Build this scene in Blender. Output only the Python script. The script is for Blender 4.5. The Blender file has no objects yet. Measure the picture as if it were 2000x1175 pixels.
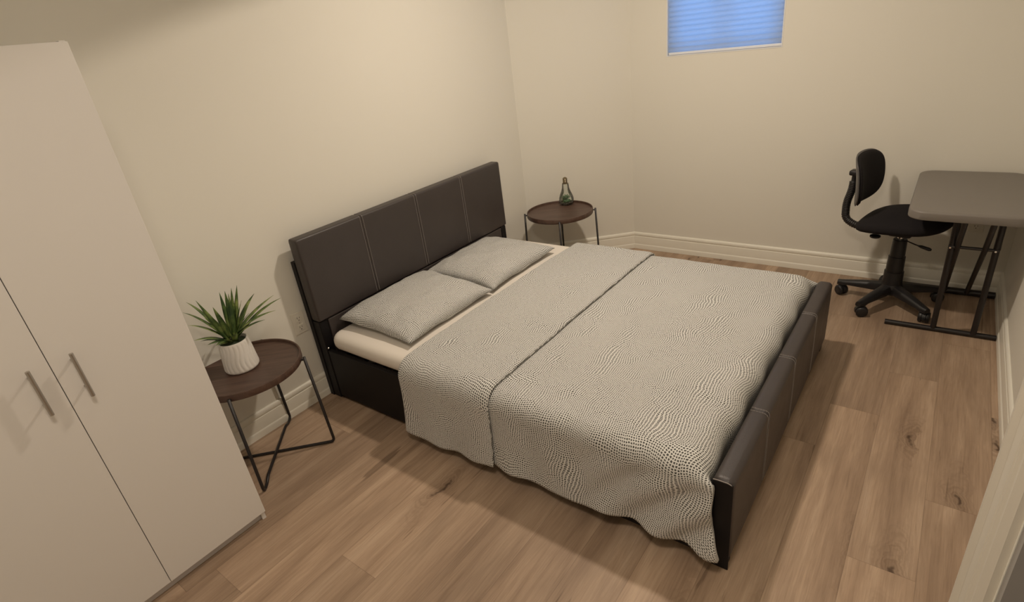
import bpy, bmesh, math, random
from mathutils import Vector, Matrix, noise

random.seed(7)
PI = math.pi
sc = bpy.context.scene
COL = sc.collection

# ------------------------------------------------------------------ camera
def make_camera():
    yaw, pit, rol, f = 0.6935, 0.4457, -0.1298, 1082.2
    fwd = Vector((-math.sin(yaw)*math.cos(pit), math.cos(yaw)*math.cos(pit), -math.sin(pit)))
    r = Vector((math.cos(yaw), math.sin(yaw), 0)); up = r.cross(fwd)
    c, s = math.cos(rol), math.sin(rol)
    r2, u2 = c*r + s*up, -s*r + c*up
    cd = bpy.data.cameras.new('camera'); cam = bpy.data.objects.new('camera', cd); COL.objects.link(cam)
    m = Matrix((r2, u2, -fwd)).transposed().to_4x4(); m.translation = Vector((2.5287, -1.3441, 1.6824))
    cam.matrix_world = m
    cd.sensor_fit = 'HORIZONTAL'; cd.sensor_width = 36.0; cd.lens = 36.0*f/2000.0
    cd.clip_start = 0.01
    sc.camera = cam
make_camera()

# ------------------------------------------------------------------ view, world, lights
sc.view_settings.view_transform = 'Standard'
try: sc.view_settings.look = 'None'
except Exception: pass
sc.view_settings.gamma = 1.0
sc.view_settings.use_curve_mapping = False
sc.view_settings.exposure = 0.0

w = bpy.data.worlds.new('daylight'); sc.world = w; w.use_nodes = True
w.node_tree.nodes['Background'].inputs['Color'].default_value = (0.17, 0.43, 1.0, 1)
w.node_tree.nodes['Background'].inputs['Strength'].default_value = 2.7

def spot(name, loc, energy, color, size, radius, blend):
    ld = bpy.data.lights.new(name, 'SPOT'); ld.energy = energy; ld.color = color
    ld.spot_size = size; ld.spot_blend = blend; ld.shadow_soft_size = radius
    lo = bpy.data.objects.new(name, ld); lo.location = loc; COL.objects.link(lo)
    return lo
LAMP = (1.36, 1.04, 2.595)
lamp_a = spot('ceiling_lamp_light', LAMP, 109.0, (1.0, 0.85, 0.69), math.radians(138.0), 0.062, 0.03)
# the fixture throws more light downwards than sideways
lamp_a.data.use_nodes = True
_nt = lamp_a.data.node_tree; _em = _nt.nodes['Emission']
_tc = _nt.nodes.new('ShaderNodeTexCoord'); _sp = _nt.nodes.new('ShaderNodeSeparateXYZ')
_ab = _nt.nodes.new('ShaderNodeMath'); _ab.operation = 'ABSOLUTE'
_ma = _nt.nodes.new('ShaderNodeMath'); _ma.operation = 'MULTIPLY_ADD'; _ma.inputs[1].default_value = 0.92; _ma.inputs[2].default_value = 0.10
_nt.links.new(_tc.outputs['Normal'], _sp.inputs[0]); _nt.links.new(_sp.outputs[2], _ab.inputs[0])
_nt.links.new(_ab.outputs[0], _ma.inputs[0]); _nt.links.new(_ma.outputs[0], _em.inputs['Strength'])
# unseen fill lamp added by the doorway behind the camera, lights the wardrobe
FILL_LAMP = (2.15, -1.20, 2.61)
_ld = bpy.data.lights.new('fill_lamp_light', 'AREA'); _ld.shape = 'DISK'; _ld.size = 0.42; _ld.energy = 16.0; _ld.color = (1.0, 0.86, 0.72)
_lo = bpy.data.objects.new('fill_lamp_light', _ld); _lo.location = FILL_LAMP; COL.objects.link(_lo)

# ------------------------------------------------------------------ helpers
def link(name, me, mat=None, parent=None, smooth=False):
    o = bpy.data.objects.new(name, me); COL.objects.link(o)
    if mat is not None: me.materials.append(mat)
    if smooth:
        for p in me.polygons: p.use_smooth = True
    if parent is not None: o.parent = parent
    return o

def fin(name, bm, mat=None, parent=None, smooth=False, auto=None, normals=True):
    if normals: bmesh.ops.recalc_face_normals(bm, faces=bm.faces)
    me = bpy.data.meshes.new(name); bm.to_mesh(me); bm.free()
    o = link(name, me, mat, parent, smooth or auto is not None)
    if auto is not None:
        me.set_sharp_from_angle(angle=math.radians(auto))
    return o

def tag(o, label=None, cat=None, group=None, kind=None):
    if label: o['label'] = label
    if cat: o['category'] = cat
    if group: o['group'] = group
    if kind: o['kind'] = kind
    return o

def thing(name, loc, label, cat, rz=0, group=None):
    o = bpy.data.objects.new(name, None); COL.objects.link(o)
    o.location = loc; o.rotation_euler = (0, 0, rz); o.empty_display_size = 0.1
    return tag(o, label, cat, group)

def box(bm, x0, x1, y0, y1, z0, z1, bev=0.0, seg=2):
    r = bmesh.ops.create_cube(bm, size=1.0)
    vs = r['verts']
    for v in vs:
        v.co = Vector((x0 + (v.co.x+.5)*(x1-x0), y0 + (v.co.y+.5)*(y1-y0), z0 + (v.co.z+.5)*(z1-z0)))
    if bev > 0:
        es = list({e for v in vs for e in v.link_edges})
        bmesh.ops.bevel(bm, geom=es, offset=bev, segments=seg, affect='EDGES', profile=0.5, clamp_overlap=True)
    return vs

def frame_for(d):
    d = d.normalized()
    a = Vector((0, 0, 1)) if abs(d.z) < .9 else Vector((1, 0, 0))
    x = d.cross(a).normalized(); y = d.cross(x).normalized()
    return x, y

def tube(bm, pts, r, n=12, cap=True, radii=None):
    pts = [Vector(p) for p in pts]
    rings = []
    x = None
    for i, p in enumerate(pts):
        if i == 0: d = pts[1]-pts[0]
        elif i == len(pts)-1: d = pts[-1]-pts[-2]
        else: d = (pts[i+1]-p).normalized() + (p-pts[i-1]).normalized()
        d = d.normalized()
        if x is None: x, y = frame_for(d)
        else:
            x = (x - d*x.dot(d)).normalized(); y = d.cross(x).normalized()
        rr = radii[i] if radii else r
        rings.append([bm.verts.new(p + (x*math.cos(2*PI*k/n) + y*math.sin(2*PI*k/n))*rr) for k in range(n)])
    for a, b in zip(rings, rings[1:]):
        for k in range(n):
            bm.faces.new((a[k], a[(k+1) % n], b[(k+1) % n], b[k]))
    if cap:
        bm.faces.new(rings[0][::-1]); bm.faces.new(rings[-1])

def round_path(pts, rad, n=6):
    """polyline with its corners rounded"""
    pts = [Vector(p) for p in pts]; out = [pts[0]]
    for i in range(1, len(pts)-1):
        p = pts[i]; a = (pts[i-1]-p); b = (pts[i+1]-p)
        r = min(rad, a.length*.45, b.length*.45)
        pa, pb = p + a.normalized()*r, p + b.normalized()*r
        for k in range(n+1):
            t = k/n
            out.append(pa*(1-t)**2 + p*2*t*(1-t) + pb*t*t)
    out.append(pts[-1]); return out

def lathe(bm, prof, n=48, c=(0, 0, 0), mod=None, close_bottom=False, close_top=False):
    rings = []
    for i, (r, z) in enumerate(prof):
        ring = []
        for k in range(n):
            a = 2*PI*k/n; rr = r*(mod(a, z, i) if mod else 1)
            ring.append(bm.verts.new((c[0]+rr*math.cos(a), c[1]+rr*math.sin(a), c[2]+z)))
        rings.append(ring)
    for a, b in zip(rings, rings[1:]):
        for k in range(n):
            bm.faces.new((a[k], a[(k+1) % n], b[(k+1) % n], b[k]))
    if close_bottom: bm.faces.new(rings[0][::-1])
    if close_top: bm.faces.new(rings[-1])

def sstep(a, b, x):
    t = min(1, max(0, (x-a)/(b-a))); return t*t*(3-2*t)

def N3(x, y, z=0.0): return noise.noise(Vector((x, y, z)))

# ------------------------------------------------------------------ materials
class NT:
    def __init__(s, name):
        s.m = bpy.data.materials.new(name); s.m.use_nodes = True
        s.t = s.m.node_tree; s.n = s.t.nodes; s.l = s.t.links
        s.b = s.n['Principled BSDF']; s.out = s.n['Material Output']
    def new(s, t, **kw):
        q = s.n.new(t)
        for k, v in kw.items(): setattr(q, k, v)
        return q
    def con(s, a, b): s.l.new(a, b)
    def math(s, op, a, b=None, c=None):
        q = s.new('ShaderNodeMath', operation=op)
        for i, v in enumerate((a, b, c)):
            if v is None: continue
            if isinstance(v, (int, float)): q.inputs[i].default_value = v
            else: s.con(v, q.inputs[i])
        return q.outputs[0]
    def mix(s, fac, a, b, blend='MIX'):
        q = s.new('ShaderNodeMix', data_type='RGBA', blend_type=blend)
        for i, v in ((0, fac), (6, a), (7, b)):
            if isinstance(v, (int, float)): q.inputs[i].default_value = v
            elif isinstance(v, tuple): q.inputs[i].default_value = v
            else: s.con(v, q.inputs[i])
        return q.outputs[2]
    def ramp(s, fac, stops):
        q = s.new('ShaderNodeValToRGB'); r = q.color_ramp
        while len(r.elements) < len(stops): r.elements.new(.5)
        for e, (p, c) in zip(r.elements, stops): e.position = p; e.color = c
        s.con(fac, q.inputs[0]); return q.outputs[0]
    def noise(s, vec, scale, detail=4, rough=.5, dist=0, out='Fac'):
        q = s.new('ShaderNodeTexNoise'); q.inputs['Scale'].default_value = scale
        q.inputs['Detail'].default_value = detail; q.inputs['Roughness'].default_value = rough
        q.inputs['Distortion'].default_value = dist
        if vec is not None: s.con(vec, q.inputs['Vector'])
        return q.outputs[out]
    def mapping(s, vec, scale=(1, 1, 1), loc=(0, 0, 0), rot=(0, 0, 0)):
        q = s.new('ShaderNodeMapping'); q.inputs['Scale'].default_value = scale
        q.inputs['Location'].default_value = loc; q.inputs['Rotation'].default_value = rot
        s.con(vec, q.inputs['Vector']); return q.outputs[0]
    def bump(s, h, strength=.3, dist=.002, nrm=None):
        q = s.new('ShaderNodeBump'); q.inputs['Strength'].default_value = strength
        q.inputs['Distance'].default_value = dist; s.con(h, q.inputs['Height'])
        if nrm is not None: s.con(nrm, q.inputs['Normal'])
        s.con(q.outputs[0], s.b.inputs['Normal']); return q.outputs[0]

def basic(name, col, rough=.5, metal=0, spec=.5, bscale=None, bstr=.2, bdist=.001, var=0, vscale=3):
    s = NT(name)
    s.b.inputs['Base Color'].default_value = (*col, 1); s.b.inputs['Roughness'].default_value = rough
    s.b.inputs['Metallic'].default_value = metal; s.b.inputs['Specular IOR Level'].default_value = spec
    tc = s.new('ShaderNodeTexCoord').outputs['Object']
    if bscale: s.bump(s.noise(tc, bscale, 3), bstr, bdist)
    if var:
        f = s.noise(tc, vscale, 3)
        c = s.mix(f, tuple(v*(1-var) for v in col)+(1,), tuple(min(1, v*(1+var)) for v in col)+(1,))
        s.con(c, s.b.inputs['Base Color'])
    return s.m

M = {}
M['wall'] = basic('cream_wall_paint', (.80, .778, .70), .7, spec=.3, bscale=220, bstr=.12, bdist=.0006, var=.015, vscale=1.3)
M['ceiling'] = basic('white_ceiling_paint', (.86, .85, .81), .8, spec=.2, bscale=150, bstr=.1)
M['trim'] = basic('cream_trim_paint', (.86, .835, .74), .38, spec=.45, bscale=90, bstr=.04, var=.02, vscale=8)
M['casing'] = basic('door_casing_paint', (.62, .58, .50), .4, spec=.4, bscale=90, bstr=.05, var=.02, vscale=9)
M['jamb'] = basic('grey_jamb', (.30, .285, .27), .45, spec=.4, bscale=150, bstr=.05, var=.02, vscale=6)  # one even grey, darker than the casing
M['laminate'] = basic('white_laminate', (.76, .735, .70), .42, spec=.4, bscale=260, bstr=.05, bdist=.0004, var=.008, vscale=2)
M['plinth'] = basic('plinth_laminate', (.66, .64, .64), .45, spec=.4, bscale=200, bstr=.05)
M['steel'] = basic('brushed_steel', (.50, .47, .44), .30, metal=1, bscale=400, bstr=.05, bdist=.0002)
M['cap'] = basic('worn_brass_cap', (.30, .25, .17), .28, metal=1, bscale=300, bstr=.03)
M['chrome'] = basic('chrome_metal', (.8, .8, .8), .12, metal=1, bscale=300, bstr=.01)
M['black_metal'] = basic('black_powdercoat', (.016, .013, .013), .38, spec=.5, bscale=500, bstr=.1, bdist=.0003)
M['black_plastic'] = basic('black_plastic', (.013, .012, .013), .42, spec=.5, bscale=700, bstr=.15, bdist=.0003)
M['black_board'] = basic('black_side_board', (.008, .007, .008), .5, spec=.25, bscale=300, bstr=.06, bdist=.0004)
M['sheet'] = basic('cream_sheet', (.80, .75, .68), .85, spec=.1, bscale=600, bstr=.12, bdist=.0006)
M['stitch'] = basic('pale_thread', (.34, .31, .29), .7, bscale=900, bstr=.2)
M['desk'] = basic('grey_plastic_top', (.205, .185, .165), .42, spec=.45, bscale=420, bstr=.22, bdist=.0006, var=.03, vscale=9)
M['outlet'] = basic('outlet_plastic', (.78, .75, .66), .35, bscale=200, bstr=.02)
M['slot'] = basic('outlet_slot', (.02, .018, .015), .6, bscale=200, bstr=.02)
M['pot'] = basic('matte_white_ceramic', (.80, .77, .72), .45, spec=.4, bscale=200, bstr=.05, bdist=.0005)
M['soil'] = basic('dark_moss_filler', (.03, .045, .018), .9, bscale=120, bstr=.8, bdist=.004)
M['pebble'] = basic('grey_pebbles', (.35, .32, .28), .7, bscale=60, bstr=.3, var=.4, vscale=40)
M['succulent'] = basic('succulent_green', (.10, .20, .09), .5, bscale=60, bstr=.1, var=.3, vscale=60)
M['piping'] = basic('grey_piping', (.09, .085, .085), .4, bscale=300, bstr=.05)
M['window_frame'] = basic('white_vinyl_frame', (.80, .82, .85), .35, bscale=200, bstr=.02)
M['diffuser'] = basic('white_lamp_trim', (.8, .78, .74), .5, bscale=200, bstr=.02)

def leather():
    s = NT('dark_brown_leather')
    tc = s.new('ShaderNodeTexCoord').outputs['Object']
    v = s.new('ShaderNodeTexVoronoi'); v.inputs['Scale'].default_value = 260
    s.con(tc, v.inputs['Vector'])
    h = s.math('ADD', s.math('MULTIPLY', v.outputs['Distance'], .6), s.math('MULTIPLY', s.noise(tc, 9, 4), 1.6))
    s.bump(h, .35, .0012)
    c = s.mix(s.noise(tc, 5, 3), (.042, .034, .032, 1), (.054, .044, .042, 1))
    s.con(c, s.b.inputs['Base Color'])
    s.con(s.math('MULTIPLY_ADD', s.noise(tc, 14, 3), .12, .40), s.b.inputs['Roughness'])
    s.b.inputs['Specular IOR Level'].default_value = .55
    return s.m
M['leather'] = leather()

def pebble_fabric():
    """cream cotton printed with rows of small dark brush dots"""
    s = NT('printed_dot_cotton')
    uv = s.new('ShaderNodeUVMap', uv_map='fabric').outputs[0]
    # warp so that the rows swirl
    w1 = s.noise(uv, 3.2, 1, .4, out='Color'); w2 = s.noise(uv, 9.0, 1, .4, out='Color')
    def off(c, a):
        q = s.new('ShaderNodeVectorMath', operation='MULTIPLY_ADD'); s.con(c, q.inputs[0])
        q.inputs[1].default_value = (a, a, 0); q.inputs[2].default_value = (-a/2, -a/2, 0); return q.outputs[0]
    a = s.new('ShaderNodeVectorMath', operation='ADD'); s.con(uv, a.inputs[0]); s.con(off(w1, .13), a.inputs[1])
    b = s.new('ShaderNodeVectorMath', operation='ADD'); s.con(a.outputs[0], b.inputs[0]); s.con(off(w2, .038), b.inputs[1])
    mp = s.mapping(b.outputs[0], (1.0, 1.15, 1))
    v = s.new('ShaderNodeTexVoronoi', feature='DISTANCE_TO_EDGE', voronoi_dimensions='2D')
    v.inputs['Scale'].default_value = 114; v.inputs['Randomness'].default_value = .32
    s.con(mp, v.inputs['Vector'])
    fine = s.noise(uv, 260, 2)
    d = s.math('ADD', v.outputs['Distance'], s.math('MULTIPLY_ADD', fine, .06, -.03))
    k = s.ramp(d, [(.175, (0, 0, 0, 1)), (.235, (1, 1, 1, 1))])
    dark = s.mix(s.noise(uv, 30, 2), (.055, .054, .048, 1), (.10, .098, .090, 1))
    light = s.mix(s.noise(uv, 4, 2), (.70, .695, .665, 1), (.75, .745, .715, 1))
    s.con(s.mix(k, light, dark), s.b.inputs['Base Color'])
    s.b.inputs['Roughness'].default_value = .85; s.b.inputs['Specular IOR Level'].default_value = .15
    s.bump(s.math('ADD', s.noise(uv, 700, 2), s.math('MULTIPLY', s.noise(uv, 22, 3), 1.5)), .35, .0015)
    return s.m
M['fabric'] = pebble_fabric()

def mesh_fabric():
    s = NT('black_woven_fabric')
    tc = s.new('ShaderNodeTexCoord').outputs['Object']
    s.b.inputs['Roughness'].default_value = .9; s.b.inputs['Specular IOR Level'].default_value = .2
    s.con(s.mix(s.noise(tc, 500, 2), (.008, .007, .008, 1), (.022, .019, .020, 1)), s.b.inputs['Base Color'])
    s.bump(s.noise(tc, 800, 2), .5, .001)
    return s.m
M['chair_fabric'] = mesh_fabric()

def wood_tray():
    s = NT('dark_walnut_veneer')
    tc = s.new('ShaderNodeTexCoord').outputs['Object']
    mp = s.mapping(tc, (3, 42, 12), rot=(0, 0, .5))
    g = s.noise(mp, 1.6, 6, .6, .6)
    c = s.ramp(g, [(.3, (.055, .029, .021, 1)), (.55, (.095, .054, .039, 1)), (.75, (.13, .078, .057, 1))])
    s.con(c, s.b.inputs['Base Color']); s.b.inputs['Roughness'].default_value = .42
    s.bump(g, .08, .001)
    return s.m
M['walnut'] = wood_tray()

def floor_mat():
    s = NT('vinyl_oak_planks')
    W, L = .19, 1.22
    tc = s.new('ShaderNodeTexCoord').outputs['Object']
    sx = s.new('ShaderNodeSeparateXYZ'); s.con(tc, sx.inputs[0])
    X = s.math('DIVIDE', s.math('ADD', sx.outputs[0], -.03), W)
    ix = s.math('FLOOR', X); fx = s.math('FRACT', X)
    wn = s.new('ShaderNodeTexWhiteNoise', noise_dimensions='1D'); s.con(ix, wn.inputs['W'])
    Y = s.math('ADD', s.math('DIVIDE', sx.outputs[1], L), wn.outputs['Value'])
    iy = s.math('FLOOR', Y); fy = s.math('FRACT', Y)
    idv = s.new('ShaderNodeCombineXYZ'); s.con(ix, idv.inputs[0]); s.con(iy, idv.inputs[1])
    pid = s.new('ShaderNodeTexWhiteNoise', noise_dimensions='2D'); s.con(idv.outputs[0], pid.inputs['Vector'])
    # per plank offset coordinates
    sc_ = s.new('ShaderNodeVectorMath', operation='SCALE'); s.con(pid.outputs['Color'], sc_.inputs[0]); sc_.inputs['Scale'].default_value = 37.0
    ad = s.new('ShaderNodeVectorMath', operation='ADD'); s.con(tc, ad.inputs[0]); s.con(sc_.outputs[0], ad.inputs[1])
    pc = ad.outputs[0]
    streak = s.noise(s.mapping(pc, (11, .9, 1)), 1.3, 5, .55, .5)
    grain = s.noise(s.mapping(pc, (75, 2.6, 1)), 1.6, 6, .65, 1.2)
    fine = s.noise(s.mapping(pc, (300, 12, 1)), 1.0, 4, .6)
    base = s.ramp(streak, [(.22, (.25, .172, .117, 1)), (.46, (.38, .272, .190, 1)), (.60, (.44, .322, .228, 1)), (.82, (.53, .405, .30, 1))])
    g2 = s.ramp(grain, [(.30, (.76, .72, .69, 1)), (.5, (.95, .94, .93, 1)), (.7, (1.12, 1.1, 1.08, 1))])
    c = s.mix(.75, base, g2, 'MULTIPLY')
    c = s.mix(.25, c, s.ramp(fine, [(.3, (.7, .68, .66, 1)), (.7, (1.1, 1.1, 1.1, 1))]), 'MULTIPLY')
    # knots: stretched voronoi, kept only in some cells, with warped rings round them
    kv = s.mapping(pc, (6.5, 1.5, 1))
    kn = s.noise(pc, 10, 3, .6, out='Color')
    kd = s.new('ShaderNodeVectorMath', operation='MULTIPLY_ADD'); s.con(kn, kd.inputs[0]); kd.inputs[1].default_value = (.55, .40, 0); s.con(kv, kd.inputs[2])
    vo = s.new('ShaderNodeTexVoronoi', voronoi_dimensions='2D'); vo.inputs['Scale'].default_value = 1.0
    s.con(kd.outputs[0], vo.inputs['Vector'])
    cs = s.new('ShaderNodeSeparateColor'); s.con(vo.outputs['Color'], cs.inputs[0])
    has = s.math('GREATER_THAN', cs.outputs[0], .76)
    core = s.ramp(vo.outputs['Distance'], [(.02, (1, 1, 1, 1)), (.075, (0, 0, 0, 1))])
    halo = s.ramp(vo.outputs['Distance'], [(.05, (1, 1, 1, 1)), (.42, (0, 0, 0, 1))])
    rings = s.math('MULTIPLY_ADD', s.math('SINE', s.math('MULTIPLY', vo.outputs['Distance'], 85)), .25, .6)
    hm = s.math('MULTIPLY', s.math('MULTIPLY', halo, has), rings)
    c = s.mix(s.math('MULTIPLY', hm, .65), c, (.13, .08, .048, 1))
    c = s.mix(s.math('MULTIPLY', s.math('MULTIPLY', core, has), .85), c, (.07, .042, .026, 1))
    # fine dark cracks and blotches along the grain
    ck = s.noise(s.mapping(pc, (30, 1.7, 1)), 1.0, 3, .5, .9)
    cw = s.noise(s.mapping(pc, (5, 1.3, 1)), 1.0, 2, .5)
    crk = s.math('MULTIPLY', s.ramp(ck, [(.655, (0, 0, 0, 1)), (.70, (1, 1, 1, 1))]), s.ramp(cw, [(.50, (0, 0, 0, 1)), (.60, (1, 1, 1, 1))]))
    c = s.mix(s.math('MULTIPLY', crk, .55), c, (.10, .062, .038, 1))
    bl = s.noise(s.mapping(pc, (7, 1.8, 1)), 1.0, 3, .55, .3)
    c = s.mix(s.math('MULTIPLY', s.ramp(bl, [(.52, (0, 0, 0, 1)), (.74, (1, 1, 1, 1))]), .42), c, (.20, .138, .095, 1))
    # tone per plank
    tone = s.math('MULTIPLY_ADD', pid.outputs['Value'], .26, .90)
    tn = s.new('ShaderNodeVectorMath', operation='SCALE'); s.con(c, tn.inputs[0]); s.con(tone, tn.inputs['Scale'])
    # seams
    ex = s.math('MINIMUM', fx, s.math('SUBTRACT', 1.0, fx)); ey = s.math('MINIMUM', fy, s.math('SUBTRACT', 1.0, fy))
    e = s.math('MINIMUM', s.math('MULTIPLY', ex, W), s.math('MULTIPLY', ey, L))
    seam = s.ramp(s.math('MULTIPLY', e, 200), [(.10, (0, 0, 0, 1)), (.30, (1, 1, 1, 1))])
    s.con(s.mix(s.math('MULTIPLY', s.math('SUBTRACT', 1.0, seam), .32), tn.outputs[0], (.06, .035, .02, 1)), s.b.inputs['Base Color'])
    s.con(s.math('MULTIPLY_ADD', grain, .18, .40), s.b.inputs['Roughness'])
    s.b.inputs['Specular IOR Level'].default_value = .35
    s.bump(s.math('ADD', s.math('MULTIPLY', grain, .35), seam), .18, .0012)
    return s.m
M['floor'] = floor_mat()

def leaf_mat():
    s = NT('green_blade_leaf')
    tc = s.new('ShaderNodeTexCoord').outputs['Object']
    f = s.noise(tc, 16, 3)
    c = s.ramp(f, [(.36, (.040, .085, .028, 1)), (.5, (.115, .185, .050, 1)), (.62, (.30, .37, .115, 1))])
    s.con(c, s.b.inputs['Base Color']); s.b.inputs['Roughness'].default_value = .45
    s.bump(s.noise(s.mapping(tc, (1, 1, .1)), 220, 2), .15, .001)
    return s.m
M['leaf'] = leaf_mat()

def glass_mat(name, col=(1, 1, 1), thin=True, mixf=.10):
    s = NT(name)
    tr = s.new('ShaderNodeBsdfTransparent'); tr.inputs[0].default_value = (*col, 1)
    gl = s.new('ShaderNodeBsdfGlossy'); gl.inputs['Roughness'].default_value = .03
    fr = s.new('ShaderNodeFresnel'); fr.inputs[0].default_value = 1.45
    mx = s.new('ShaderNodeMixShader'); s.con(s.math('MULTIPLY_ADD', fr.outputs[0], .9, mixf*.3), mx.inputs[0])
    s.con(tr.outputs[0], mx.inputs[1]); s.con(gl.outputs[0], mx.inputs[2]); s.con(mx.outputs[0], s.out.inputs[0])
    return s.m
M['glass'] = glass_mat('clear_window_glass')
M['bulb_glass'] = glass_mat('clear_bulb_glass', (.95, .97, .95), mixf=.12)

def blind_mat():
    s = NT('white_pleated_blind_fabric')
    tl = s.new('ShaderNodeBsdfTranslucent'); df = s.new('ShaderNodeBsdfDiffuse')
    tc = s.new('ShaderNodeTexCoord').outputs['Object']
    c = s.mix(s.noise(tc, 2.5, 2), (.60, .66, .70, 1), (.80, .84, .86, 1))
    s.con(c, tl.inputs[0]); df.inputs[0].default_value = (.7, .72, .75, 1)
    mx = s.new('ShaderNodeMixShader'); mx.inputs[0].default_value = .22
    s.con(tl.outputs[0], mx.inputs[1]); s.con(df.outputs[0], mx.inputs[2]); s.con(mx.outputs[0], s.out.inputs[0])
    return s.m
M['blind'] = blind_mat()

def lens_mat():
    s = NT('lit_lamp_lens')
    s.b.inputs['Base Color'].default_value = (.9, .88, .82, 1)
    s.b.inputs['Emission Color'].default_value = (1, .80, .575, 1); s.b.inputs['Emission Strength'].default_value = 4
    return s.m
M['lens'] = lens_mat()

# ------------------------------------------------------------------ room
XR, YF, YS, XS, ZC = 2.92, 2.584, 2.025, .636, 2.68      # right wall, far wall, corner wall ends, ceiling
XD, YB = 2.633, -2.35                                   # doorway wall, wall behind the camera
YC = -.790                                              # where the doorway wall starts
D1, D2, DH = -.8575, -1.70, 2.05                        # doorway opening
T = .10
WX0, WX1, WZ0, WZ1 = .902, 1.633, 1.419, 2.06           # window opening

def prism(bm, poly, z0, z1):
    a = [bm.verts.new((x, y, z0)) for x, y in poly]; b = [bm.verts.new((x, y, z1)) for x, y in poly]
    n = len(poly)
    for i in range(n): bm.faces.new((a[i], a[(i+1) % n], b[(i+1) % n], b[i]))
    bm.faces.new(a[::-1]); bm.faces.new(b)

def wall(name, poly, z0=0, z1=ZC, extra=None):
    bm = bmesh.new(); prism(bm, poly, z0, z1)
    if extra:
        for p, a, b in extra: prism(bm, p, a, b)
    return tag(fin(name, bm, M['wall']), kind='structure')

bm = bmesh.new(); box(bm, -.15, 4.0, YB-.15, YF+.2, -.08, 0)
tag(fin('floor', bm, M['floor']), kind='structure')
bm = bmesh.new(); box(bm, -.15, 4.0, YB-.15, YF+.2, ZC, ZC+.08)
tag(fin('ceiling', bm, M['ceiling']), kind='structure')
wall('wall_left', [(0, YB), (0, YS), (-T, YS+.04), (-T, YB)])
wall('wall_corner', [(0, YS), (XS, YF), (XS, YF+T), (-T, YS+.04)])
WT = .16
wall('wall_far', [(XS, YF), (WX0, YF), (WX0, YF+WT), (XS, YF+WT)], extra=[
    ([(WX1, YF), (XR+T, YF), (XR+T, YF+WT), (WX1, YF+WT)], 0, ZC),
    ([(WX0, YF), (WX1, YF), (WX1, YF+WT), (WX0, YF+WT)], 0, WZ0),
    ([(WX0, YF), (WX1, YF), (WX1, YF+WT), (WX0, YF+WT)], WZ1, ZC)])
wall('wall_right', [(XR, YC-.1), (XR+T, YC-.1), (XR+T, YF), (XR, YF)])
wall('wall_doorway', [(XD, YC), (XD, D1), (XD+.12, D1), (XD+.12, YC-.12), (XR+T, YC-.12), (XR+T, YC)], extra=[
    ([(XD, D2), (XD, YB), (XD+.12, YB), (XD+.12, D2)], 0, ZC),
    ([(XD, D1), (XD, D2), (XD+.12, D2), (XD+.12, D1)], DH, ZC)])
wall('wall_near', [(-T, YB), (4.0, YB), (4.0, YB-T), (-T, YB-T)])
wall('wall_hallway', [(3.75, YB), (3.85, YB), (3.85, YC-.12), (3.75, YC-.12)], extra=[
    ([(XR+T, YC-.22), (3.85, YC-.22), (3.85, YC-.12), (XR+T, YC-.12)], 0, ZC)])

# --- swept trims
def offset_path(path, d):
    """2D polyline offset to the left of its direction by d with mitred corners"""
    out = []; n = len(path)
    for i in range(n):
        p = Vector(path[i])
        dirs = []
        if i > 0: dirs.append((p-Vector(path[i-1])).normalized())
        if i < n-1: dirs.append((Vector(path[i+1])-p).normalized())
        ns = [Vector((-q.y, q.x)) for q in dirs]
        if len(ns) == 1: out.append(p + ns[0]*d)
        else:
            m = (ns[0]+ns[1]).normalized(); out.append(p + m*(d/max(.2, m.dot(ns[0]))))
    return out

BB = [(.0, .0), (.017, .0), (.017, .030), (.0155, .036), (.0125, .040), (.0125, .098), (.0115, .102), (.008, .104),
      (.008, .110), (.0115, .112), (.012, .120), (.0105, .128), (.006, .134), (.003, .136), (0, .136)]
ROOMP = [(XD, D2+.075+0), (XD, YB), (0, YB), (0, YS), (XS, YF), (XR, YF), (XR, YC)]
def baseboard(name, i0, i1, t0=None):
    """segment of the room outline i0..i1, mitred at the room corners (room lies on the right of the path)"""
    rows = {}
    for d, z in BB:
        rows[(d, z)] = offset_path(ROOMP, -d)
    bm = bmesh.new(); ends = []
    for i in (i0, i1):
        ends.append([bm.verts.new((rows[q][i].x, rows[q][i].y, q[1]+.0005)) for q in BB])
    a, b = ends
    for k in range(len(BB)-1): bm.faces.new((a[k], a[k+1], b[k+1], b[k]))
    bm.faces.new((a[-1], a[0], b[0], b[-1])); bm.faces.new(a); bm.faces.new(b[::-1])
    return tag(fin(name, bm, M['trim'], auto=35), kind='structure')
baseboard('baseboard_near', 1, 2)
baseboard('baseboard_left', 2, 3)
baseboard('baseboard_corner', 3, 4)
baseboard('baseboard_far', 4, 5)
baseboard('baseboard_right', 5, 6)

# --- door opening: jamb and room-side casing
CAS = [(0, 0), (0, .0175), (.003, .019), (.012, .019), (.015, .016), (.018, .0145), (.044, .0135), (.047, .0115), (.050, .0115),
       (.053, .0135), (.057, .0135), (.060, .0105), (.063, .0105), (.066, .0120), (.070, .0115), (.075, .0075), (.078, .006), (.078, 0)]
door = bpy.data.objects.new('door_1', None); COL.objects.link(door); door.location = (XD, (D1+D2)/2, 0); tag(door, kind='structure')
def casing(parent, sy, y_out, z1, x):
    bm = bmesh.new()
    lo = [bm.verts.new((x-h-XD, y_out-sy*u-(D1+D2)/2, 0)) for u, h in CAS]; hi = [bm.verts.new((x-h-XD, y_out-sy*u-(D1+D2)/2, z1-u)) for u, h in CAS]
    n = len(CAS)
    for k in range(n): bm.faces.new((lo[k], lo[(k+1) % n], hi[(k+1) % n], hi[k]))
    bm.faces.new(lo[::-1]); bm.faces.new(hi)
    return fin('door_casing', bm, M['casing'], parent, auto=30)
CAS = [(u*.76, h) for u, h in CAS]
CY = -.795
casing(door, 1, CY, DH+.059, XD)
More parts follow.
